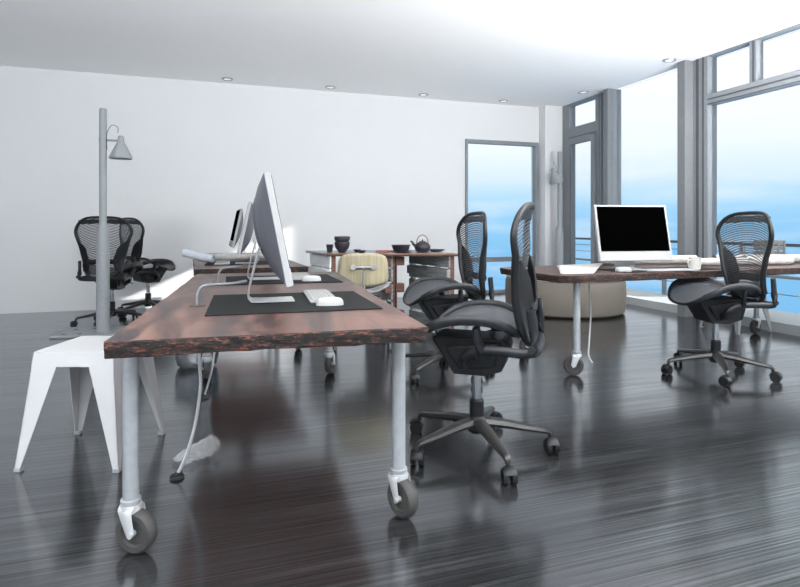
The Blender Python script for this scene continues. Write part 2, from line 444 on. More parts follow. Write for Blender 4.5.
# pane bay 3
bm = bmesh.new()
box(bm, (XG+0.05, 3.94, 2.50), (0.12, 1.84, 0.12)); box(bm, (XG+0.05, 4.31, 2.78), (0.10, 0.08, 0.44))
box(bm, (XG+0.05, 3.94, 2.994), (0.12, 1.84, 0.012))
gk = bmesh.new(); box(gk, (XG-0.013, 3.94, 2.50), (0.008, 1.84, 0.012)); box(gk, (XG-0.013, 3.94, 2.445), (0.008, 1.84, 0.01))
box(gk, (XG-0.003, 4.30, 2.78), (0.008, 0.02, 0.44))
kb = B((XG+0.06, 3.94, 0.05), (0.12, 1.84, 0.10))
win('window_3', bm, M_frame, (('gasket', gk, M_frame_dark), ('window_sill', kb, M_kerb),
    ('glass_pane', B((XG+0.06, 3.94, 1.27), (0.008, 1.84, 2.34)), M_glass),
    ('upper_pane', B((XG+0.06, 3.94, 2.76), (0.008, 1.84, 0.40)), M_glass)))
# balcony outside
bm = B((5.78, 4.2, 0.02), (0.76, 9.5, 0.12))
o = link('balcony_deck', bm, M_kerb); o['kind'] = 'structure'
rt = thing('balcony_railing', 'grey balcony railing with thin wires outside the tall glazing', 'railing', (6.08, 4.2, 0.08))
link('handrail', B((0, 0, 0.765), (0.05, 9.5, 0.035)), M_frame_dark, rt)
link('mid_rail', B((0, 0, 0.40), (0.04, 9.5, 0.035)), M_frame_light, rt)
for z in (0.66, 0.20, 0.55):
    bm = bmesh.new(); cyl(bm, (0, -4.7, z), (0, 4.7, z), 0.006, 8); link('wire', bm, M_frame, rt)
for y in (-4.4, -2.6, -0.9, 0.9, 2.15, 3.6):
    link('rail_post', B((0, y, 0.38), (0.04, 0.05, 0.76)), M_frame, rt)

# ------------------------------------------------------------------ downlights
dl = thing('ceiling_downlight', 'round recessed downlight at the far left of the row along the wall', 'light', (0.09, 7.58, ZC), 0, 'recessed ceiling downlights')
bm = bmesh.new(); lathe(bm, [(0.045, -0.001), (0.05, -0.012), (0.068, -0.014), (0.075, 0.0)], n=28); link('trim_ring', bm, M_alu, dl, smooth=True)
bm = bmesh.new(); lathe(bm, [(0, -0.006), (0.046, -0.006), (0.046, 0.0)], n=28); link('lens', bm, M_lightface, dl, smooth=True)
for x, y, l in ((1.46, 7.58, 'round recessed downlight second from left along the far wall'),
                (2.84, 7.58, 'round recessed downlight third from left along the far wall'),
                (4.16, 7.58, 'round recessed downlight above the tall far wall window'),
                (4.98, 6.72, 'round recessed downlight near the glazed door'),
                (4.98, 5.12, 'round recessed downlight by the thick right glazing post, largest')):
    dup(dl, (x, y, ZC), 0, l)

# ------------------------------------------------------------------ office chair
def ring_pts(n, half_w, v2p, pw=4.5):
    out = []
    for i in range(n):
        a = 2*PI*i/n
        c, s = math.cos(a), math.sin(a)
        x = math.copysign(abs(c)**(2/pw), c); y = math.copysign(abs(s)**(2/pw), s)
        v = (y+1)/2
        out.append((x, v))
    return out

def membrane(f, n=72, rings=10, pw=4.5, kmax=1.0):
    """surface spanned inside the closed outline f(x,v) -> Vector, with UVs"""
    bm = bmesh.new(); uvl = bm.loops.layers.uv.new('UVMap')
    base = ring_pts(n, None, None, pw); R_ = []; UV = {}
    c = bm.verts.new(f(0, 0.5)); UV[c] = (0.5, 0.5)
    for k in range(1, rings+1):
        t = k/rings*kmax; row = []
        for x, v in base:
            xx, vv = x*t, 0.5+(v-0.5)*t
            q = bm.verts.new(f(xx, vv)); UV[q] = (0.5+xx/2, vv); row.append(q)
        R_.append(row)
    for i in range(n): bm.faces.new([c, R_[0][i], R_[0][(i+1) % n]])
    for a, b in zip(R_, R_[1:]):
        for i in range(n):
            j = (i+1) % n; bm.faces.new([a[i], b[i], b[j], a[j]])
    for fc in bm.faces:
        for l in fc.loops: l[uvl].uv = UV[l.vert]
    return bm

BH, BZ = 0.610, 0.530
def back_f(x, v):
    hw = interp(v, [0, 0.22, 0.5, 0.80, 1.0], [0.185, 0.190, 0.228, 0.285, 0.270])
    u = x*hw
    y = -0.262+0.035*v-0.015*v*v+0.045*math.sin(PI*min(v*1.5, 1))*0.6+0.045*(abs(u)/0.29)**2-0.05*max(0, v-0.82)**2*30*0.3
    z = BZ+BH*v+0.012*(1-x*x)*(1 if v > 0.5 else -0.5)
    return Vector((u, y, z))
def seat_f(x, v):
    y = -0.235+0.51*v
    hw = interp(v, [0, 0.4, 0.75, 1.0], [0.225, 0.262, 0.272, 0.235])
    u = x*hw
    rail = 0.652-0.055*max(0, (0.35-v)/0.35)**1.6-0.105*max(0, (v-0.50)/0.50)**1.8
    z = rail-0.040*(1-min(1, abs(x))**2.2)
    return Vector((u, y, z))

def make_chair(label, loc, rotz, brot=0):
    t = thing('office_chair', label, 'chair', loc, rotz, 'black mesh office chairs')
    # star base
    bm = bmesh.new(); lathe(bm, [(0, 0.085), (0.035, 0.085), (0.048, 0.10), (0.048, 0.15), (0.034, 0.165), (0.034, 0.235), (0.026, 0.245), (0, 0.245)], n=24)
    link('base_hub', bm, M_black, t, smooth=True)
    for k in range(5):
        a = brot+2*PI*k/5
        bm = bmesh.new()
        P = [(0.03, 0, 0.135), (0.12, 0, 0.128), (0.22, 0, 0.112), (0.315, 0, 0.098), (0.335, 0, 0.088), (0.34, 0, 0.070)]
        rd = [(0.034, 0.025), (0.032, 0.022), (0.026, 0.018), (0.019, 0.014), (0.014, 0.012), (0.010, 0.010)]
        P2 = catmull(P, 3); rd2 = []
        for i in range(len(P)-1):
            for j in range(3):
                q = j/3; rd2.append((rd[i][0]*(1-q)+rd[i+1][0]*q, rd[i][1]*(1-q)+rd[i+1][1]*q))
        rd2.append(rd[-1])
        sweep(bm, P2, rd2, 8)
        leg = link('base_leg', bm, M_legm, t, smooth=True, rot=(0, 0, a))
        bm = bmesh.new()
        ca = [0.9, 2.2, -0.7, 1.4, 0.2][k]
        ux, uy = math.cos(ca), math.sin(ca)
        cx, cy = 0.34+0.018*uy, -0.018*ux
        for s in (-1, 1):
            cyl(bm, (cx+ux*0.008*s, cy+uy*0.008*s, 0.031), (cx+ux*0.028*s, cy+uy*0.028*s, 0.031), 0.031, 20)
        cyl(bm, (0.34, 0, 0.045), (0.34, 0, 0.078), 0.009, 10)
        # hood arc over the twin wheels
        arc = [(cx+uy*0.036*math.cos(th), cy-ux*0.036*math.cos(th), 0.031+0.036*math.sin(th)) for th in [PI*0.15+PI*0.8*i/7 for i in range(8)]]
        sweep(bm, arc, (0.024, 0.005), 8)
        link('caster', bm, M_black, leg, smooth=True)
    bm = bmesh.new(); cyl(bm, (0, 0, 0.22), (0, 0, 0.39), 0.022, 20); link('gas_cylinder', bm, M_chrome, t, smooth=True)
    # tilt mechanism
    bm = bmesh.new()
    side = [(-0.13, 0.40), (-0.05, 0.375), (0.09, 0.375), (0.15, 0.47), (0.19, 0.525), (0.19, 0.545), (-0.14, 0.545), (-0.16, 0.50)]
    Mx = Matrix(((0, 0, 1, 0), (1, 0, 0, 0), (0, 1, 0, 0), (0, 0, 0, 1)))
    prism(bm, side, -0.105, 0.105, M=Mx)
    for x in (-0.112, 0.112): prism(bm, [(-0.10, 0.42), (0.06, 0.40), (0.13, 0.50), (-0.12, 0.53)], x-0.008, x+0.008, M=Mx)
    cyl(bm, (-0.125, -0.01, 0.46), (0.125, -0.01, 0.46), 0.016, 14)
    link('tilt_mechanism', bm, M_black, t, bevel=0.008)
    bm = bmesh.new()
    sweep(bm, catmull([(0.12, 0.02, 0.45), (0.16, 0.03, 0.445), (0.20, 0.05, 0.43)], 4), (0.010, 0.006), 8)
    link('tension_lever', bm, M_chrome, t, smooth=True)
    # yoke carrying seat and back
    bm = bmesh.new()
    for s in (-1, 1):
        sweep(bm, catmull([(s*0.11, 0.03, 0.42), (s*0.17, 0.035, 0.465), (s*0.200, -0.03, 0.510), (s*0.214, -0.14, 0.518), (s*0.216, -0.235, 0.515), (s*0.212, -0.275, 0.53), (s*0.206, -0.278, 0.60), (s*0.212, -0.266, 0.700)], 5), (0.015, 0.021), 10)
        sweep(bm, catmull([(s*0.210, -0.06, 0.513), (s*0.228, -0.045, 0.56), (s*0.242, -0.04, 0.620)], 4), (0.016, 0.022), 12)
    sweep(bm, catmull([(-0.212, -0.275, 0.52), (-0.12, -0.29, 0.512), (0.12, -0.29, 0.512), (0.212, -0.275, 0.52)], 6), (0.016, 0.022), 10)
    link('support_yoke', bm, M_blackg, t, smooth=True)
    for s in (-1, 1):
        bm = bmesh.new(); cyl(bm, (s*0.222, -0.270, 0.535), (s*0.240, -0.270, 0.535), 0.016, 16)
        link('pivot_cap', bm, M_legm, t, smooth=True)
    # seat
    n = 72
    path = [seat_f(x, v) for x, v in ring_pts(n, None, None, 3.4)]
    bm = bmesh.new()
    rd = []
    for x, v in ring_pts(n, None, None, 3.4):
        k = abs(x)**2
        rd.append((0.010+0.003*k, 0.010+0.013*k*(1 if 0.1 < v < 0.9 else 0.5)))
    sweep(bm, path, rd, 10, closed=True); link('seat_frame', bm, M_blackg, t, smooth=True)
    link('seat_mesh', membrane(seat_f, pw=3.4, n=n), M_mesh_seat, t, smooth=True, autos=False)
    # back
    path = [back_f(x, v) for x, v in ring_pts(n, None, None, 4.2)]
    rd = []
    for x, v in ring_pts(n, None, None, 4.2):
        k = max(0, abs(x))**3
        rd.append((0.014+0.010*(1-v)*k+0.004*k, 0.017+0.008*k))
    bm = bmesh.new(); sweep(bm, path, [(b_*0.72, a_*0.78) for a_, b_ in rd], 12, closed=True, up=(0, 1, 0.0)); link('back_frame', bm, M_blackg, t, smooth=True)
    link('back_mesh', membrane(back_f, pw=4.2, n=n), M_mesh_back, t, smooth=True, autos=False)
    # headband strip under the top rim
    bm = bmesh.new(); g = []
    for i in range(17):
        x = -0.9+1.8*i/16
        g.append([bm.verts.new(back_f(x, v)+Vector((0, -0.004, 0))) for v in (0.89, 0.925, 0.965)])
    for a, b in zip(g, g[1:]):
        for q in range(2): bm.faces.new([a[q], b[q], b[q+1], a[q+1]])
    link('head_band', bm, M_blackg, t, smooth=True)
    # lumbar pad: two wings joined by a bar, behind the mesh
    bm = bmesh.new()
    for s in (-1, 1):
        g = []
        for i in range(13):
            v = 0.10+0.52*i/12
            inn = interp(i/12, [0, 0.35, 0.7, 1], [0.70, 0.60, 0.66, 0.97])
            row = []
            for q in range(5):
                x = s*(inn+(1.0-inn)*q/4)
                p = back_f(x, v); bulge = -0.012-0.035*math.sin(PI*i/12)*(1-q/4)
                row.append((bm.verts.new(p+Vector((0, bulge, 0))), bm.verts.new(p+Vector((0, bulge-0.008, 0)))))
            g.append(row)
        for a, b in zip(g, g[1:]):
            for q in range(4):
                bm.faces.new([a[q][0], b[q][0], b[q+1][0], a[q+1][0]]); bm.faces.new([a[q][1], a[q+1][1], b[q+1][1], b[q][1]])
            bm.faces.new([a[0][0], a[0][1], b[0][1], b[0][0]])
    bar = [back_f(x, 0.27)+Vector((0, -0.045, 0)) for x in [-0.72+1.44*i/10 for i in range(11)]]
    sweep(bm, bar, (0.006, 0.024), 8)
    link('lumbar_pad', bm, M_black, t, smooth=True)
    return t

ch = make_chair('black mesh office chair at the near slab desk, seen side on', (1.150, 2.354, 0), R(54), R(-4))
dup(ch, (1.528, 3.656, 0), R(85), 'black mesh office chair standing behind the nearest chair, right of the slab desk', base=R(-12))
dup(ch, (3.371, 3.040, 0), R(76), 'black mesh office chair in front of the right desk, beside the black screen monitor', base=R(18))
dup(ch, (-1.115, 6.63, 0), R(-12), 'black mesh office chair seen from behind, right behind the left lamp pole')
dup(ch, (-0.835, 7.33, 0), R(-56), 'black mesh office chair by the far wall, overlapping the chair at the lamp pole')

# ------------------------------------------------------------------ slab desks
def slab(w, l, th, seed, wob=0.006, cut=None):
    """live-edge slab, top at z=0"""
    rnd = random.Random(seed); bm = bmesh.new()
    per = []
    nx, ny = 24, 46
    for i in range(nx): per.append((-w/2+w*i/nx, -l/2, 0))
    for i in range(ny): per.append((w/2, -l/2+l*i/ny, 1))
    for i in range(nx): per.append((w/2-w*i/nx, l/2, 2))
    for i in range(ny): per.append((-w/2, l/2-l*i/ny, 3))
    ph = [rnd.uniform(0, 6) for _ in range(6)]
    loops = []
    for lev, (z, ins) in enumerate([(0, 0.004), (-0.004, 0), (-0.4*th, 0.001), (-0.7*th, 0.004), (-th+0.004, 0.006), (-th, 0.010)]):
        row = []
        for x, y, side in per:
            s = (x*7+y*3)
            wv = wob*(0.35*math.sin(s*1.3+ph[0])+0.25*math.sin(s*3.1+ph[1])+0.15*math.sin(s*7+ph[2]))
            wv += rnd.uniform(-1, 1)*0.0022*(1 if lev > 0 else 0.4)
            zz = z+(rnd.uniform(-1, 1)*0.0025 if lev >= 3 else 0)+(0.0012*math.sin(s*9+ph[3]))*(lev > 0)
            k = ins-wv
            xx, yy = x, y
            if cut and y > l/2-cut and abs(x) > w/2-cut:      # rounded corners of that end
                cx = math.copysign(w/2-cut, x); cy = l/2-cut
                q = Vector((x-cx, y-cy)); q = q.normalized()*min(q.length, cut) if q.length > 1e-6 else q
                xx, yy = cx+q.x, cy+q.y
            if side == 0: yy += k
            elif side == 1: xx -= k
            elif side == 2: yy -= k
            else: xx += k
            row.append(bm.verts.new((xx, yy, zz)))
        loops.append(row)
    n = len(per)
    f = bm.faces.new(loops[0]); f.material_index = 0
    for a, b in zip(loops, loops[1:]):
        for i in range(n):
            j = (i+1) % n; bm.faces.new([a[i], b[i], b[j], a[j]]).material_index = 1
    bm.faces.new(loops[-1][::-1]).material_index = 2
    return bm

TT = 0.72
def wheel_bm(c, ang, r=0.070, w=0.044):
    """tyre with rounded tread; axle direction at angle ang in plan"""
    bm = bmesh.new()
    Mx = Matrix.Translation(c) @ Matrix.Rotation(ang, 4, 'Z') @ Matrix.Rotation(R(90), 4, 'Y')
    lathe(bm, [(0, -w*0.30), (r*0.55, -w*0.30), (r*0.62, -w*0.5), (r*0.86, -w*0.5), (r*0.97, -w*0.32), (r, 0), (r*0.97, w*0.32), (r*0.86, w*0.5), (r*0.62, w*0.5), (r*0.55, w*0.30), (0, w*0.30)], n=36, M=Mx)
    return bm
def fork_bm(c, ang, off):
    bm = bmesh.new()
    d = Vector((math.cos(ang), math.sin(ang), 0))       # axle direction
    f = Vector((-d.y, d.x, 0))                          # trail direction
    top = Vector((c[0], c[1], 0.150)); ax = top+f*off; ax.z = 0.070
    lathe(bm, [(0, 0.132), (0.033, 0.132), (0.035, 0.140), (0.033, 0.156), (0, 0.156)], c=(c[0], c[1], 0), n=20)
    for s in (-1, 1):
        pts = [top+d*s*0.012+Vector((0, 0, 0.004)), top+d*s*0.030+f*off*0.1+Vector((0, 0, -0.006)), top+d*s*0.032+f*off*0.5+Vector((0, 0, -0.04)), ax+d*s*0.030]
        sweep(bm, catmull(pts, 5), [(0.004, 0.030-0.014*i/15) for i in range(16)], 8, up=f)
    cyl(bm, ax-d*0.036, ax+d*0.036, 0.010, 12)
    return bm, ax

def make_desk(name_label, loc, rotz, w, l, legs, seed, angs, grommets=(), cut=None, group='live edge slab desks', pr=0.0245, under=None):
    t = thing('slab_desk', name_label, 'desk', loc, rotz, group)
    o = link('tabletop', slab(w, l, 0.05, seed, cut=cut), [M_top, M_bark, under or M_under], t, loc=(0, 0, TT))
    for g in grommets:
        bm = bmesh.new(); lathe(bm, [(0, 0.0015), (0.020, 0.0015), (0.030, 0.003), (0.034, 0.001), (0.034, 0)], c=(g[0], g[1], 0), n=24)
        link('cable_grommet', bm, mat('bronze_ring', (0.05, 0.03, 0.02), 0.4), o, smooth=True)
    for (x, y), an in zip(legs, angs):
        bm = bmesh.new(); cyl(bm, (x, y, 0.150), (x, y, TT-0.048), pr, 24)
        lg = link('leg', bm, M_pipe, t, smooth=True)
        bm = bmesh.new(); lathe(bm, [(pr, 0.120), (pr+0.003, 0.120), (pr+0.003, 0.160), (pr+0.007, 0.162), (pr+0.007, 0.171), (pr, 0.173)], c=(x, y, 0), n=24)
        link('collar', bm, M_pipe, lg, smooth=True)
        bm, ax = fork_bm((x, y), an, 0.022); link('caster_fork', bm, M_pipe_cast, lg, smooth=True)
        link('wheel', wheel_bm(ax, an), M_rubber, lg, smooth=True)
    return t

D1 = dict(loc=(0.25, 2.905, 0), rz=R(-4))
make_desk('nearest wooden slab desk with bark edge and white pipe legs on casters', D1['loc'], D1['rz'], 0.975, 2.35,
          [(-0.458, -0.975), (0.438, -0.965), (-0.415, 1.09), (0.42, 1.02)], 11, [R(242), R(207), R(10), R(-25)],
          grommets=[(-0.31, -0.48), (-0.30, 0.53)])
D2 = dict(loc=(0.22, 5.33, 0), rz=R(2.5))
make_desk('middle wooden slab desk with bark edge directly behind the nearest desk', D2['loc'], D2['rz'], 0.90, 1.50,
          [(-0.38, -0.62), (0.38, -0.62), (-0.38, 0.62), (0.38, 0.62)], 5, [0.3, -0.4, 0.2, 1.0])
D3 = dict(loc=(0.16, 6.93, 0), rz=R(2.5))
make_desk('farthest wooden slab desk in the left row, close to the white wall', D3['loc'], D3['rz'], 0.90, 0.84,
          [(-0.38, -0.34), (0.38, -0.34), (-0.38, 0.34), (0.38, 0.34)], 8, [0.9, -0.4, 0.2, 1.0])
# right desk: long axis along X.  local x = depth
D4 = dict(loc=(3.66, 3.655, 0), rz=R(91.5))
make_desk('long wooden slab desk standing before the tall windows on the right', D4['loc'], D4['rz'], 0.90, 3.02,
          [(-0.31, 1.27), (0.36, 1.27), (-0.31, -1.36), (0.36, -1.36)], 21, [R(-37), R(40), 0.5, R(10)], cut=0.14, under=M_black)

def loc_on(Dk, x, y, z=TT):
    c, s = math.cos(Dk['rz']), math.sin(Dk['rz'])
    return (Dk['loc'][0]+x*c-y*s, Dk['loc'][1]+x*s+y*c, z)

# ------------------------------------------------------------------ desk mats
def desk_mat(label, pts):
    bm = prism(bmesh.new(), pts, TT+0.0005, TT+0.0045)
    o = link('desk_mat', bm, M_mat, bevel=0.001); tag(o, label, 'desk mat', 'black desk mats'); return o
desk_mat('black desk mat on the nearest desk, under the nearest keyboard', [(-0.055, 2.150), (0.620, 2.120), (0.643, 2.735), (-0.030, 2.778)])
desk_mat('black desk mat at the far end of the nearest desk', [(0.030, 3.255), (0.695, 3.215), (0.700, 3.775), (0.035, 3.800)])
desk_mat('black desk mat on the middle desk behind the nearest one', [(-0.13, 4.98), (0.45, 4.96), (0.46, 5.45), (-0.11, 5.47)])
desk_mat('black desk mat on the right desk, in front of the black screen monitor', [(2.76, 3.24), (3.72, 3.27), (3.72, 3.58), (2.76, 3.56)])

# ------------------------------------------------------------------ monitors
def make_monitor(label, loc, rotz, tilt=R(9), group='slim desktop computers', W=0.65, Hh=0.455, dark=True, low=0.088):
    """faces local -Y"""
    t = thing('desktop_monitor', label, 'monitor', loc, rotz, group)
    zc = low+Hh/2
    Mx = Matrix.Translation((0, -0.02, zc)) @ Matrix.Rotation(-tilt, 4, 'X')
    # edge body (aluminium)
    bm = bmesh.new(); box(bm, (0, 0, 0), (W, 0.026, Hh)); bm.transform(Mx); link('casing', bm, M_alu_w, t, bevel=0.003)
    # bulged back
    bm = bmesh.new(); nx, nz = 20, 16; g = []
    for i in range(nx+1):
        row = []
        for j in range(nz+1):
            x = -1+2*i/nx; z = -1+2*j/nz
            b = 0.056*(1-abs(x)**2.6)**0.9*(1-abs(z)**2.6)**0.9
            row.append(bm.verts.new(Mx @ Vector((x*(W/2-0.004), 0.0132+b, z*(Hh/2-0.004)))))
        g.append(row)
    for i in range(nx):
        for j in range(nz): bm.faces.new([g[i][j], g[i+1][j], g[i+1][j+1], g[i][j+1]])
    link('back_shell', bm, M_shell if dark else M_alu, t, smooth=True, autos=False)
    # black glass and chin
    bm = bmesh.new(); box(bm, (0, -0.0145, 0.030), (W-0.035, 0.003, Hh-0.090)); bm.transform(Mx); link('screen', bm, M_screen, t)
    bm = bmesh.new(); box(bm, (0, -0.0145, -Hh/2+0.036), (W-0.006, 0.004, 0.066)); bm.transform(Mx); link('chin', bm, M_alu_w, t, bevel=0.001)
    # stand: bent plate foot and neck
    bm = bmesh.new()
    prof = [(-0.105, 0.004), (0.055, 0.004), (0.080, 0.010), (0.088, 0.030), (0.075, 0.10), (0.055, 0.18), (0.040, 0.235)]
    sweep(bm, catmull([(0, y, z) for y, z in prof], 6), (0.085, 0.0045), 16, up=(0, -0.45, 1))
    link('stand', bm, M_alu, t, smooth=True)
    return t

make_monitor('large slim monitor seen edge on, on the near half of the nearest desk', (0.205, 2.49, TT+0.005), R(88), tilt=R(11))
make_monitor('slim monitor at the far end of the nearest desk, hidden behind the large one', (0.25, 3.53, TT+0.005), R(88), tilt=R(11))
make_monitor('slim monitor with tilted screen on the middle desk, facing left', (0.235, 5.10, TT+0.005), R(-94), tilt=R(12))
make_monitor('slim monitor on the farthest desk, facing left towards the wall', (0.195, 6.85, TT+0.001), R(-88), tilt=R(12))
make_monitor('white framed monitor with black screen on the right desk', (3.005, 3.47, TT+0.005), R(-8), tilt=R(12), dark=False, W=0.605, Hh=0.435, low=0.062)

# ------------------------------------------------------------------ keyboards and mice
def make_keyboard(label, loc, rotz):
    t = thing('keyboard', label, 'keyboard', loc, rotz, 'slim white keyboards')
    bm = bmesh.new(); box(bm, (0, 0, 0.006), (0.43, 0.125, 0.008)); link('tray', bm, M_tray, t, bevel=0.002)
    bm = bmesh.new()
    for r_ in range(6):
        n = 18
        for c in range(n):
            box(bm, (-0.201+0.402*(c+0.5)/n, -0.050+0.100*(r_+0.5)/6, 0.012), (0.402/n-0.006, 0.0115, 0.004))
    link('keys', bm, M_key, t)
    return t
kb = make_keyboard('white keyboard on the nearest black desk mat', (0.44, 2.545, TT+0.004), R(86))
dup(kb, (0.495, 3.59, TT+0.004), R(86), 'white keyboard on the mat at the far end of the nearest desk')
dup(kb, (0.02, 5.20, TT+0.004), R(88), 'white keyboard on the middle desk in front of the plan roll')
dup(kb, (3.17, 3.270, TT+0.004), R(-8), 'white keyboard on the right desk below the black screen')
def mouse_bm():
    bm = bmesh.new(); n = 28; prev = None
    rows = [(0.0, 1.0, 1.0), (0.010, 1.0, 1.0), (0.020, 0.93, 0.95), (0.027, 0.78, 0.84), (0.031, 0.50, 0.6), (0.033, 0.2, 0.25)]
    for z, a, b in rows:
        ring = []
        for i in range(n):
            th = 2*PI*i/n
            ring.append(bm.verts.new((0.031*a*math.copysign(abs(math.cos(th))**0.8, math.cos(th)), 0.057*b*math.copysign(abs(math.sin(th))**0.9, math.sin(th)), z)))
        if prev:
            for i in range(n): bm.faces.new([prev[i], prev[(i+1) % n], ring[(i+1) % n], ring[i]])
        else: bm.faces.new(ring[::-1])
        prev = ring
    bm.faces.new(prev); return bm
for l, p, rz in (('white computer mouse at the near end of the nearest keyboard', (0.435, 2.275, TT+0.0045), R(80)),
                 ('white computer mouse beside the far keyboard of the nearest desk', (0.525, 3.33, TT+0.0045), R(80)),
                 ('white computer mouse left of the keyboard on the right desk', (2.815, 3.33, TT+0.0045), R(60))):
    o = link('computer_mouse', mouse_bm(), M_key, smooth=True, loc=p, rot=(0, 0, rz)); tag(o, l, 'mouse', 'white computer mice')

# ------------------------------------------------------------------ cords
def cord(name, label, pts, r, m, cat='cord', k=8):
    bm = bmesh.new(); sweep(bm, catmull(pts, k), r, 10); o = link(name, bm, m, smooth=True); tag(o, label, cat); return o
g1 = loc_on(D1, -0.31, -0.48); g2 = loc_on(D1, -0.30, 0.53)
def desk_cord(g, mx, my, label):
    cord('monitor_cable', label, [(g[0], g[1], TT+0.003), (g[0]+0.002, g[1]+0.002, TT+0.045), (g[0]+0.018, g[1]+0.005, TT+0.078), (g[0]+0.06, g[1]+0.008, TT+0.086),
         (mx-0.06, g[1]+0.014, TT+0.088), (mx, my, TT+0.094)], 0.0065, M_cord, 'cable')
desk_cord(g1, 0.108, 2.495, 'grey cable arching from the desk hole to the nearest monitor')
desk_cord(g2, 0.153, 3.535, 'grey cable arching from the far desk hole to the hidden monitor')
cord('power_lead', 'grey white cord hanging from the nearest desk to the clear bag on the floor',
     [(g1[0], g1[1], TT-0.052), (g1[0]+0.005, g1[1], 0.60), (g1[0]+0.010, g1[1], 0.48), (g1[0]+0.014, g1[1]-0.005, 0.38), (g1[0]-0.008, g1[1], 0.22), (g1[0]-0.045, g1[1]+0.01, 0.09), (-0.168, 2.478, 0.022)], 0.0065, M_cord_w)
cord('power_lead', 'thin white cord curving down under the nearest desk to the farther black floor plug',
     [(g2[0], g2[1], TT-0.052), (g2[0], g2[1], 0.60), (g2[0]-0.008, g2[1], 0.42), (g2[0]-0.035, g2[1]+0.02, 0.20), (-0.090, 3.584, 0.022)], 0.0055, M_cord_w)
def floor_plug(label, p):
    bm = bmesh.new()
    lathe(bm, [(0, 0.0), (0.028, 0.0), (0.030, 0.006), (0.026, 0.013), (0.012, 0.016), (0.008, 0.024), (0, 0.025)], n=24)
    o = link('floor_socket', bm, M_plug, smooth=True, loc=p); tag(o, label, 'socket', 'black floor sockets')
floor_plug('black round floor socket beside the crumpled clear bag', (-0.172, 2.477, 0))
floor_plug('black round floor socket farther back under the desk, before the steel bin', (-0.095, 3.584, 0))
# coiled white cord from the right desk
cord('power_lead', 'white cord dangling under the right desk before the round pouf',
     [(2.74, 3.62, TT-0.05), (2.735, 3.62, 0.55), (2.75, 3.62, 0.40), (2.745, 3.62, 0.28), (2.72, 3.60, 0.15), (2.70, 3.58, 0.06), (2.72, 3.56, 0.006)], 0.006, M_cord_w)
# crumpled clear film
rnd = random.Random(3); bm = bmesh.new(); g = []
for i in range(15):
    row = []
    for j in range(11):
        u = i/14-0.5; v = j/10-0.5
        w = 0.10*(1-0.9*abs(u)**1.4)
        row.append(bm.verts.new((u*0.19+0.03*v*v, v*2*w*0.75+rnd.uniform(-.005, .005), 0.012+0.05*math.cos(v*3.0)*(0.25+u+0.5)*0.8+rnd.uniform(0, 0.020))))
    g.append(row)
for a, b in zip(g, g[1:]):
    for j in range(10): bm.faces.new([a[j], b[j], b[j+1], a[j+1]])
o = link('plastic_bag', bm, M_film, smooth=False, loc=(-0.105, 2.66, 0.0), rot=(0, R(-6), R(35))); tag(o, 'crumpled clear plastic bag lying on the floor under the nearest desk', 'bag')

# ------------------------------------------------------------------ stools
def make_stool(label, loc, rotz, s=1.0, group='white metal stools'):
    t = thing('metal_stool', label, 'stool', loc, rotz, group)
    h = 0.505; a = 0.175; b = 0.225
    bm = bmesh.new(); box(bm, (0, 0, h-0.004), (2*a, 2*a, 0.008)); link('seat', bm, M_white, t, bevel=0.003)
    bm = bmesh.new()
    for i in range(4):
        an = i*PI/2
        Mx = Matrix.Rotation(an, 4, 'Z')
        P = [(-a, -a, h-0.006), (a, -a, h-0.006), (a+0.006, -a-0.006, h-0.065), (-a-0.006, -a-0.006, h-0.065)]
        Q = [(x*(a-0.004)/a if False else x, y+0.004, z) for x, y, z in P]
        v = [bm.verts.new(Mx @ Vector(p)) for p in P]; w = [bm.verts.new(Mx @ Vector(p)) for p in Q]
        bm.faces.new(v); bm.faces.new(w[::-1]); bm.faces.new([v[3], v[2], w[2], w[3]])
    link('apron', bm, M_white, t)
    for i in range(4):
        Mx = Matrix.Rotation(i*PI/2, 4, 'Z'); bm = bmesh.new()
        # folded L-section leg, wide at the top
        zt, zb = h-0.06, 0.012
        ot = Vector((-a-0.005, -a-0.005, zt)); ob = Vector((-b, -b, zb)); wt, wb = 0.110, 0.024
        for ax in (Vector((1, 0, 0)), Vector((0, 1, 0))):
            nrm = Vector((0, 1, 0)) if ax.x else Vector((1, 0, 0))
            p = [ot, ot+ax*wt, ob+ax*wb, ob]
            v = [bm.verts.new(Mx @ q) for q in p]; w = [bm.verts.new(Mx @ (q+nrm*0.003)) for q in p]
            bm.faces.new(v); bm.faces.new(w[::-1])
            for e in range(4): bm.faces.new([v[e], w[e], w[(e+1) % 4], v[(e+1) % 4]])
        lg = link('leg', bm, M_white, t)
        bm = bmesh.new(); box(bm, (-b+0.012, -b+0.012, 0.008), (0.028, 0.028, 0.016)); bm.transform(Mx); link('foot_cap', bm, M_pipe, lg, bevel=0.002)
    bm = bmesh.new()
    for s_ in (-1, 1): box(bm, (s_*0.135, 0, h-0.085), (0.022, 2*a, 0.016))
    link('brace', bm, M_alu, t)
    return t
st = make_stool('white metal stool with splayed legs left of the nearest desk', (-0.553, 2.892, 0), R(-19))
dup(st, (4.995, 4.275, 0), R(0), 'white metal stool beneath the right desk, behind the chair, near the windows')

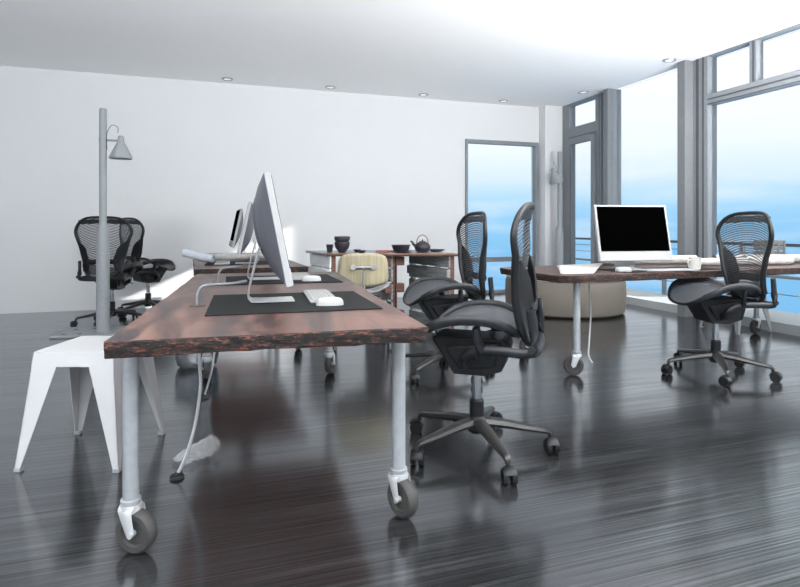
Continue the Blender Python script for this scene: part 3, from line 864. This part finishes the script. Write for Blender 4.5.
# ------------------------------------------------------------------ floor lamps
def make_lamp(label, loc, rotz, shade_tilt=0.0, arm_rot=0.0, plate=True):
    t = thing('floor_lamp', label, 'lamp', loc, rotz, 'grey pole floor lamps')
    bm = bmesh.new()
    if plate:
        box(bm, (0, 0.03, 0.010), (0.80, 0.50, 0.020))
        link('base_plate', bm, M_lamp, t, bevel=0.006)
        for x, y in ((-0.31, -0.12), (-0.17, -0.12), (-0.29, 0.12), (-0.13, 0.16), (0.18, -0.10), (0.30, -0.10), (0.16, 0.16), (0.30, 0.16)):
            bm = bmesh.new(); lathe(bm, [(0, 0.0206), (0.024, 0.0206), (0.026, 0.019)], c=(0, 0, 0), n=20)
            bm.transform(Matrix.Translation((x, y, 0)) @ Matrix.Diagonal((1, 0.8, 1, 1)))
            link('plate_hole', bm, M_plug, t)
    bm = bmesh.new(); lathe(bm, [(0, 0.02), (0.066, 0.02), (0.062, 0.05), (0.058, 1.03), (0.034, 1.09), (0.034, 1.095)], n=28); link('lower_pole', bm, M_lamp, t, smooth=True)
    bm = bmesh.new(); lathe(bm, [(0.034, 1.05), (0.034, 2.215), (0.028, 2.225), (0, 2.225)], n=24); link('upper_pole', bm, M_lamp, t, smooth=True)
    bm = bmesh.new(); lathe(bm, [(0.0345, 1.90), (0.037, 1.90), (0.037, 1.925), (0.0345, 1.925)], n=24); cyl(bm, (0.034, 0, 1.912), (0.15, 0, 1.912), 0.011, 12)
    Mx = Matrix.Rotation(arm_rot, 4, 'Z'); bm.transform(Mx); link('arm', bm, M_lamp, t, smooth=True)
    bm = bmesh.new()
    lathe(bm, [(0.100, -0.20), (0.104, -0.20), (0.106, -0.185), (0.060, -0.085), (0.032, -0.035), (0.028, 0.01), (0.020, 0.028), (0, 0.032)], n=32)
    lathe(bm, [(0.100, -0.20), (0.055, -0.085), (0.0, -0.06)], n=32)
    bm.transform(Mx @ Matrix.Translation((0.165, 0, 1.93)) @ Matrix.Rotation(shade_tilt, 4, 'Y'))
    link('lamp_shade', bm, M_lamp, t, smooth=True)
    bm = bmesh.new(); sweep(bm, catmull([(0.036, 0, 1.82), (0.045, -0.03, 1.97), (0.09, -0.03, 2.055), (0.14, -0.01, 2.04), (0.135, 0, 1.985)], 6), 0.003, 6); bm.transform(Mx)
    link('flex', bm, M_black, t, smooth=True)
    return t
make_lamp('grey floor lamp with cone shade on a thick pole, before the left chairs', (-1.105, 6.10, 0), R(-8), arm_rot=0.0)
make_lamp('slim grey floor lamp with tilted shade standing in the window corner', (5.03, 7.38, 0), R(0), shade_tilt=R(28), arm_rot=R(200), plate=False)

# ------------------------------------------------------------------ plan rolls and papers
def roll(name, label, p0, p1, r, m, group=None, cat='paper roll'):
    p0, p1 = Vector(p0), Vector(p1); d = (p1-p0); L = d.length
    bm = bmesh.new(); n = 40; spiral = []
    for i in range(n*3+1):
        th = 2*PI*i/n; rr = r*(1-0.16*(1-i/(n*3)))*(1.0 if i > n*2 else 0.93-0.03*(2-i/n))
        spiral.append((rr*math.cos(th), rr*math.sin(th)))
    a = [bm.verts.new((x, y, 0)) for x, y in spiral]; b = [bm.verts.new((x, y, L)) for x, y in spiral]
    for i in range(len(a)-1): bm.faces.new([a[i], a[i+1], b[i+1], b[i]])
    o = link(name, bm, m, smooth=True, autos=False)
    o.location = p0; o.rotation_euler = d.to_track_quat('Z', 'Y').to_euler()
    tag(o, label, cat, group); return o
roll('plan_roll', 'grey blue plan roll poking over the left edge of the middle desk', (-0.31, 5.30, TT+0.100), (-0.06, 5.17, TT+0.045), 0.036, M_plan_b, 'paper plan rolls')
roll('plan_roll', 'long white plan roll lying across the middle desk', (-0.20, 5.72, TT+0.036), (0.62, 5.68, TT+0.036), 0.034, M_plan, 'paper plan rolls')
roll('plan_roll', 'long white plan roll on the right desk between monitor and mug', (3.10, 3.93, TT+0.042), (4.02, 3.84, TT+0.042), 0.040, M_plan, 'paper plan rolls')
roll('plan_roll', 'long white plan roll on the right desk behind the mug and the chair', (3.80, 3.62, TT+0.036), (4.70, 3.48, TT+0.036), 0.034, M_plan, 'paper plan rolls')
roll('plan_roll', 'thick white plan roll at the right end of the right desk', (4.20, 3.80, TT+0.043), (5.05, 3.62, TT+0.043), 0.041, M_plan, 'paper plan rolls')
def sheet(label, pts, name='paper_sheet', m=None, th=0.002, curl=0.0):
    """quad sheet pts (4 corners, z included) with gentle curl"""
    bm = bmesh.new(); A, Bq, C, Dq = [Vector(p) for p in pts]; n = 10; g = []
    for i in range(n+1):
        row = []
        for j in range(n+1):
            u, v = i/n, j/n
            p = A*(1-u)*(1-v)+Bq*u*(1-v)+C*u*v+Dq*(1-u)*v
            p.z += curl*math.sin(PI*v)*(0.4+0.6*u)
            row.append(bm.verts.new(p))
        g.append(row)
    for i in range(n):
        for j in range(n): bm.faces.new([g[i][j], g[i+1][j], g[i+1][j+1], g[i][j+1]])
    o = link(name, bm, m or M_paper, smooth=True, autos=False)
    md = o.modifiers.new('thickness', 'SOLIDIFY'); md.thickness = th; md.offset = 1
    tag(o, label, 'paper'); return o
sheet('open white drawing sheet with a raised edge at the left end of the right desk', [(2.26, 3.30, TT+0.002), (2.50, 3.26, TT+0.002), (2.92, 3.68, TT+0.040), (2.55, 3.78, TT+0.024)], curl=0.006)
sheet('crumpled white paper on the right side of the middle desk', [(0.40, 5.42, TT+0.07), (0.58, 5.36, TT+0.012), (0.62, 5.50, TT+0.05), (0.44, 5.58, TT+0.07)], m=M_film, curl=0.03)
sheet('white paper lying on the farthest desk in the left row', [(0.00, 6.55, TT+0.002), (0.20, 6.54, TT+0.002), (0.21, 6.80, TT+0.015), (0.01, 6.82, TT+0.012)], curl=0.012)
# mug
t = thing('coffee_mug', 'cream mug on the right desk, left of the chair back', 'mug', (3.49, 3.335, TT+0.001))
bm = bmesh.new(); lathe(bm, [(0, 0), (0.036, 0), (0.041, 0.006), (0.043, 0.094), (0.040, 0.094), (0.038, 0.010), (0, 0.008)], n=30); link('cup', bm, M_cream, t, smooth=True)
bm = bmesh.new(); sweep(bm, catmull([(-0.041, 0.0, 0.075), (-0.062, 0, 0.070), (-0.066, 0, 0.045), (-0.058, 0, 0.022), (-0.040, 0, 0.018)], 5), 0.006, 8); link('handle', bm, M_cream, t, smooth=True)

# ------------------------------------------------------------------ round pouf
t = thing('round_pouf', 'large round taupe pouf behind the right desk', 'pouf', (4.12, 5.95, 0))
bm = bmesh.new(); lathe(bm, [(0, 0.01), (0.69, 0.01), (0.715, 0.03), (0.725, 0.10), (0.73, 0.25), (0.725, 0.38), (0.70, 0.425), (0.66, 0.44), (0, 0.452)], n=64); link('cushion_body', bm, M_pouf, t, smooth=True)
bm = bmesh.new(); bmesh.ops.create_circle(bm, segments=64, radius=0.712)
pts = [v.co.copy() for v in bm.verts]; bm.free(); bm = bmesh.new(); sweep(bm, [Vector((0.712*math.cos(2*PI*i/64), 0.712*math.sin(2*PI*i/64), 0.418)) for i in range(64)], 0.005, 6, closed=True)
link('piping', bm, M_pouf, t, smooth=True)

# ------------------------------------------------------------------ shell chair
t = thing('side_chair', 'side chair with pale birch back and white seat behind the desk', 'chair', (1.19, 4.72, 0), R(-12))
def panel(bm, w, h, z0, y0, rad, bend, th=0.012, lean=0.0):
    n = 48
    def f(x, v):
        hw = w/2*(0.90+0.10*(1-v)) if True else w/2
        u = x*hw
        return Vector((u, y0-bend*(1-(x*x))-lean*v, z0+h*v))
    return f
fb = panel(None, 0.445, 0.275, 0.555, -0.20, 0, 0.05, lean=0.05)
bm = membrane(fb, n=64, rings=6, pw=4.5); o = link('backrest', bm, M_birch, t, smooth=True, autos=False)
md = o.modifiers.new('thickness', 'SOLIDIFY'); md.thickness = 0.012; md.offset = 0
def fs(x, v):
    y = -0.20+0.44*v; u = x*0.24
    return Vector((u, y, 0.475+0.075*abs(x)**2.2+0.04*max(0, 0.4-v)-0.06*max(0, v-0.75)**1.2))
bm = membrane(fs, n=64, rings=8, pw=3.5); o = link('seat', bm, M_white, t, smooth=True, autos=False)
md = o.modifiers.new('thickness', 'SOLIDIFY'); md.thickness = 0.014; md.offset = 0
bm = bmesh.new()
sweep(bm, catmull([(0, -0.302, 0.715), (0, -0.300, 0.66), (0, -0.265, 0.50), (0, -0.15, 0.44), (0, 0.05, 0.44)], 6), (0.008, 0.008), 8)
sweep(bm, [(-0.085, -0.300, 0.715), (0.085, -0.300, 0.715)], (0.009, 0.009), 8)
link('back_bracket', bm, M_pipe, t, smooth=True)
for s in (-1, 1):
    bm = bmesh.new(); cyl(bm, (s*0.085, -0.308, 0.715), (s*0.085, -0.265, 0.715), 0.022, 14); link('mount_pad', bm, M_alu, t, smooth=True)
for sx in (-1, 1):
    for sy in (-1, 1):
        bm = bmesh.new(); sweep(bm, catmull([(sx*0.06, sy*0.05, 0.44), (sx*0.17, sy*0.15, 0.425), (sx*0.205, sy*0.19, 0.36), (sx*0.235, sy*0.225, 0.012)], 5), 0.0085, 10)
        lg = link('leg', bm, M_chrome, t, smooth=True)
        bm = bmesh.new(); lathe(bm, [(0, 0), (0.014, 0), (0.014, 0.012), (0.009, 0.02), (0, 0.02)], c=(sx*0.235, sy*0.225, 0), n=14); link('glide', bm, M_black, lg, smooth=True)

# ------------------------------------------------------------------ pallet sideboard
t = thing('pallet_sideboard', 'sideboard of upended pallets under a dark top by the far wall', 'sideboard', (0, 0, 0))
SZ = 0.80
bm = prism(bmesh.new(), [(0.955, 5.17), (2.16, 4.80), (2.02, 5.66), (0.86, 5.86)], SZ-0.022, SZ)
link('top_board', bm, [M_shelf], t, bevel=0.003)
bm = bmesh.new(); sweep(bm, [(0.955, 5.165, SZ-0.014), (2.16, 4.795, SZ-0.014)], (0.006, 0.014), 4); link('front_lip', bm, M_brown, t)
def pallet(x0, y0, x1, y1, mface, blocks=False):
    """pallet on edge from near end (x0,y0) to far end (x1,y1)"""
    d = Vector((x1-x0, y1-y0, 0)); L = d.length; d.normalize(); an = math.atan2(d.y, d.x); nrm = Vector((-d.y, d.x, 0))
    def at(s, off, z): return tuple(Vector((x0, y0, 0))+d*s+nrm*off+Vector((0, 0, z)))
    for z, h in ((0.09, 0.15), (0.26, 0.14), (0.425, 0.15), (0.585, 0.13), (0.715, 0.11)):
        link('face_slat', B(at(L/2, 0.034, z), (L, 0.018, h), rz=an), mface, t, bevel=0.003)
    for s in (0.02, 0.34*L, 0.67*L, L-0.02): link('bearer', B(at(s, 0.002, 0.386), (0.04, 0.045, 0.772), rz=an), M_brown if s < 0.1 else M_pallet, t, bevel=0.003)
    if blocks:
        for z in (0.20, 0.46, 0.72): link('end_block', B(at(0.06, 0.0, z), (0.10, 0.21, 0.085), rz=an), M_brown, t, bevel=0.003)
        link('end_strap', B(at(-0.004, 0.0, 0.386), (0.006, 0.012, 0.76), rz=an), M_black, t)
    else:
        link('low_board', B(at(L/2-0.01, 0.060, 0.60), (L, 0.03, 0.085), rz=an+R(0)), mface, t, bevel=0.003)
pallet(1.03, 5.18, 0.93, 5.76, M_pallet_lt)
pallet(1.60, 5.04, 1.50, 5.66, M_pallet, True)
pallet(2.12, 4.86, 1.97, 5.60, M_pallet)

# crockery on it
def lobj(name, label, cat, prof, loc, m=None, group=None, n=32):
    bm = bmesh.new(); lathe(bm, prof, n=n); o = link(name, bm, m or M_iron, smooth=True, loc=loc); tag(o, label, cat, group); return o
SBZ = SZ+0.001
lobj('tea_cup', 'small dark cup at the left end of the sideboard', 'cup', [(0, 0), (0.024, 0), (0.027, 0.01), (0.036, 0.075), (0.033, 0.075), (0.024, 0.012), (0, 0.010)], (1.035, 5.42, SBZ))
lobj('stoneware_bowl', 'lower dark deep bowl of the stacked pair on the sideboard', 'bowl', [(0, 0), (0.036, 0), (0.040, 0.012), (0.066, 0.045), (0.076, 0.085), (0.073, 0.105), (0.069, 0.105), (0.060, 0.045), (0, 0.015)], (1.14, 5.32, SBZ), group='stacked dark bowls')
lobj('stoneware_bowl', 'upper dark bowl resting inside the stacked pair on the sideboard', 'bowl', [(0, 0), (0.036, 0), (0.055, 0.012), (0.071, 0.022), (0.078, 0.045), (0.075, 0.065), (0.071, 0.065), (0.058, 0.025), (0, 0.012)], (1.14, 5.32, SBZ+0.092), group='stacked dark bowls')
lobj('small_dish', 'small dark dish behind the other, right of the stacked bowls', 'dish', [(0, 0), (0.022, 0), (0.040, 0.022), (0.036, 0.022), (0, 0.006)], (1.315, 5.42, SBZ))
lobj('small_dish', 'small dark dish nearest the shelf edge, right of the stacked bowls', 'dish', [(0, 0), (0.022, 0), (0.044, 0.024), (0.040, 0.024), (0, 0.006)], (1.30, 5.16, SBZ))
lobj('serving_plate', 'lowest dark plate of the stack in the middle of the sideboard', 'plate', [(0, 0), (0.06, 0), (0.105, 0.012), (0.102, 0.016), (0, 0.006)], (1.70, 5.14, SBZ), group='stacked dark plates')
lobj('serving_bowl', 'wide dark bowl stacked on the plate in the middle of the sideboard', 'bowl', [(0, 0), (0.065, 0), (0.080, 0.018), (0.088, 0.045), (0.084, 0.045), (0.072, 0.014), (0, 0.010)], (1.69, 5.14, SBZ+0.013), group='stacked dark plates')
lobj('serving_plate', 'topmost dark shallow plate of the stack on the sideboard', 'plate', [(0, 0), (0.070, 0), (0.098, 0.020), (0.094, 0.024), (0, 0.007)], (1.69, 5.14, SBZ+0.050), group='stacked dark plates')
lobj('serving_plate', 'flat dark plate right of the kettle on the sideboard', 'plate', [(0, 0), (0.05, 0), (0.085, 0.018), (0.082, 0.024), (0, 0.010)], (2.09, 5.20, SBZ))
o = link('paper_napkin', B((1.555, 5.27, SBZ+0.009), (0.13, 0.12, 0.016), rz=0.3), M_red, bevel=0.003); tag(o, 'folded faded red napkin left of the plate stack', 'napkin')
t = thing('tea_kettle', 'dark iron kettle with cane arch handle on the sideboard', 'kettle', (1.90, 5.10, SBZ), R(160))
bm = bmesh.new(); lathe(bm, [(0, 0), (0.050, 0), (0.066, 0.015), (0.080, 0.045), (0.078, 0.065), (0.060, 0.090), (0.034, 0.102), (0.030, 0.103)], n=36); link('pot_body', bm, M_iron, t, smooth=True)
bm = bmesh.new(); lathe(bm, [(0.033, 0.100), (0.034, 0.106), (0.018, 0.112), (0.006, 0.113), (0.009, 0.124), (0, 0.127)], n=24); link('lid', bm, M_iron, t, smooth=True)
bm = bmesh.new(); P = catmull([(0.065, 0, 0.060), (0.088, 0, 0.078), (0.100, 0, 0.100), (0.118, 0, 0.112)], 4); sweep(bm, P, [0.017-0.010*i/12 for i in range(13)], 10); link('spout', bm, M_iron, t, smooth=True)
bm = bmesh.new(); sweep(bm, [(0.056*math.cos(a_), 0, 0.092+0.078*math.sin(a_)) for a_ in [PI*i/20 for i in range(21)]], 0.0045, 8); link('handle', bm, M_cane, t, smooth=True)

# ------------------------------------------------------------------ steel bin
t = thing('waste_bin', 'round brushed steel bin on the floor behind the rear desk caster', 'bin', (-0.165, 4.43, 0), R(0))
bm = bmesh.new(); lathe(bm, [(0, 0.0), (0.115, 0.0), (0.140, 0.02), (0.155, 0.07), (0.158, 0.24), (0.162, 0.245), (0.158, 0.25), (0.154, 0.245), (0.150, 0.07), (0, 0.01)], n=48); link('bucket', bm, M_bin, t, smooth=True)
# small slatted crate at the far end of the right desk
t = thing('slatted_crate', 'small grey slatted crate at the back of the right desk, behind the chair', 'crate', (4.99, 3.90, TT+0.001), R(4))
for k in range(4): link('slat', B((0, -0.075, 0.024+0.052*k), (0.22, 0.010, 0.042)), M_crate, t, bevel=0.002)
for k in range(4): link('slat', B((0, 0.075, 0.024+0.052*k), (0.22, 0.010, 0.042)), M_crate, t, bevel=0.002)
for k in range(4):
    for s_ in (-1, 1): link('slat', B((s_*0.104, 0, 0.024+0.052*k), (0.010, 0.14, 0.042)), M_crate, t, bevel=0.002)
for sx in (-1, 0, 1): link('upright', B((sx*0.085, -0.083, 0.101), (0.022, 0.008, 0.202)), M_crate, t, bevel=0.001)

# ------------------------------------------------------------------ camera
cam = bpy.data.cameras.new('camera'); co = bpy.data.objects.new('camera', cam); col.objects.link(co)
co.location = (0, 0, 1.05); co.rotation_euler = (R(90), 0, R(-18.1))
cam.sensor_width = 36; cam.lens = 36*550/800; cam.shift_y = -(293.5-227)/800
cam.clip_end = 500; cam.clip_start = 0.05
bpy.context.scene.camera = co

# ------------------------------------------------------------------ light
w = bpy.data.worlds.new('world'); bpy.context.scene.world = w; w.use_nodes = True
nt = w.node_tree; bg = nt.nodes['Background']
tc = nt.nodes.new('ShaderNodeTexCoord'); sp = nt.nodes.new('ShaderNodeSeparateXYZ'); nt.links.new(tc.outputs['Generated'], sp.inputs[0])
mr = nt.nodes.new('ShaderNodeMapRange'); mr.inputs['From Min'].default_value = -0.3; mr.inputs['From Max'].default_value = 0.5
nt.links.new(sp.outputs['Z'], mr.inputs['Value'])
def P_(z): return (z+0.3)/0.8
skyr = ramp(nt, [(P_(-0.20), (0.19, 0.46, 0.78)), (P_(-0.05), (0.22, 0.52, 0.83)), (P_(0.02), (0.31, 0.60, 0.87)), (P_(0.052), (0.44, 0.69, 0.89)),
                 (P_(0.085), (0.66, 0.80, 0.92)), (P_(0.14), (0.82, 0.89, 0.96)), (P_(0.25), (0.92, 0.95, 0.98)), (P_(0.36), (0.78, 0.91, 0.95))])
nt.links.new(mr.outputs['Result'], skyr.inputs['Fac'])
mp = nt.nodes.new('ShaderNodeMapping'); mp.inputs['Scale'].default_value = (2.5, 2.5, 14); nt.links.new(tc.outputs['Generated'], mp.inputs['Vector'])
nz = nt.nodes.new('ShaderNodeTexNoise'); nz.inputs['Scale'].default_value = 2.2; nz.inputs['Detail'].default_value = 6; nt.links.new(mp.outputs['Vector'], nz.inputs['Vector'])
cr = ramp(nt, [(0.48, (0, 0, 0)), (0.75, (0.35, 0.35, 0.35))]); nt.links.new(nz.outputs['Fac'], cr.inputs['Fac'])
mx = nt.nodes.new('ShaderNodeMix'); mx.data_type = 'RGBA'; nt.links.new(cr.outputs['Color'], mx.inputs[0]); nt.links.new(skyr.outputs['Color'], mx.inputs[6])
mx.inputs[7].default_value = (0.93, 0.93, 0.97, 1)
nt.links.new(mx.outputs[2], bg.inputs['Color']); bg.inputs['Strength'].default_value = 1.04

def area(name, loc, target, sx, sy, power, color=(1, 1, 1)):
    l = bpy.data.lights.new(name, 'AREA'); l.shape = 'RECTANGLE'; l.size = sx; l.size_y = sy; l.energy = power; l.color = color
    o = bpy.data.objects.new(name, l); col.objects.link(o); o.location = loc
    o.rotation_euler = (Vector(target)-Vector(loc)).to_track_quat('-Z', 'Y').to_euler(); return o
area('right_fill', (5.1, 0.9, 2.0), (1.5, 7.0, 2.7), 3.0, 1.6, 18, (0.97, 0.985, 1.0))  # added fill lamp out of view at the right, no real source
area('rear_fill', (1.5, -3.0, 1.6), (2.8, 5.5, 2.8), 5.0, 2.4, 24, (0.97, 0.98, 1.0))  # added fill lamp behind the camera, brightens the room from the rear
area('ceiling_fill', (4.25, 1.5, 1.45), (4.15, 1.8, 3.0), 1.4, 1.8, 380, (1, 1, 1))  # added upward lamp, bounces extra light off the ceiling at right
area('ceiling_fill_left', (-0.8, -0.6, 1.55), (-0.8, -0.45, 3.0), 6.0, 2.6, 800, (0.95, 0.975, 1))  # large added upward lamp, lifts the left ceiling and wall by bounce
s = bpy.data.lights.new('sun', 'SUN'); s.energy = 11.0; s.angle = R(0.4); s.color = (1, 0.98, 0.95)
so = bpy.data.objects.new('sun', s); col.objects.link(so)
so.rotation_euler = Vector((-6.72, 2.3, -2.97)).to_track_quat('-Z', 'Y').to_euler()

sc = bpy.context.scene
sc.view_settings.view_transform = 'Standard'; sc.view_settings.look = 'None'; sc.view_settings.exposure = 0.13
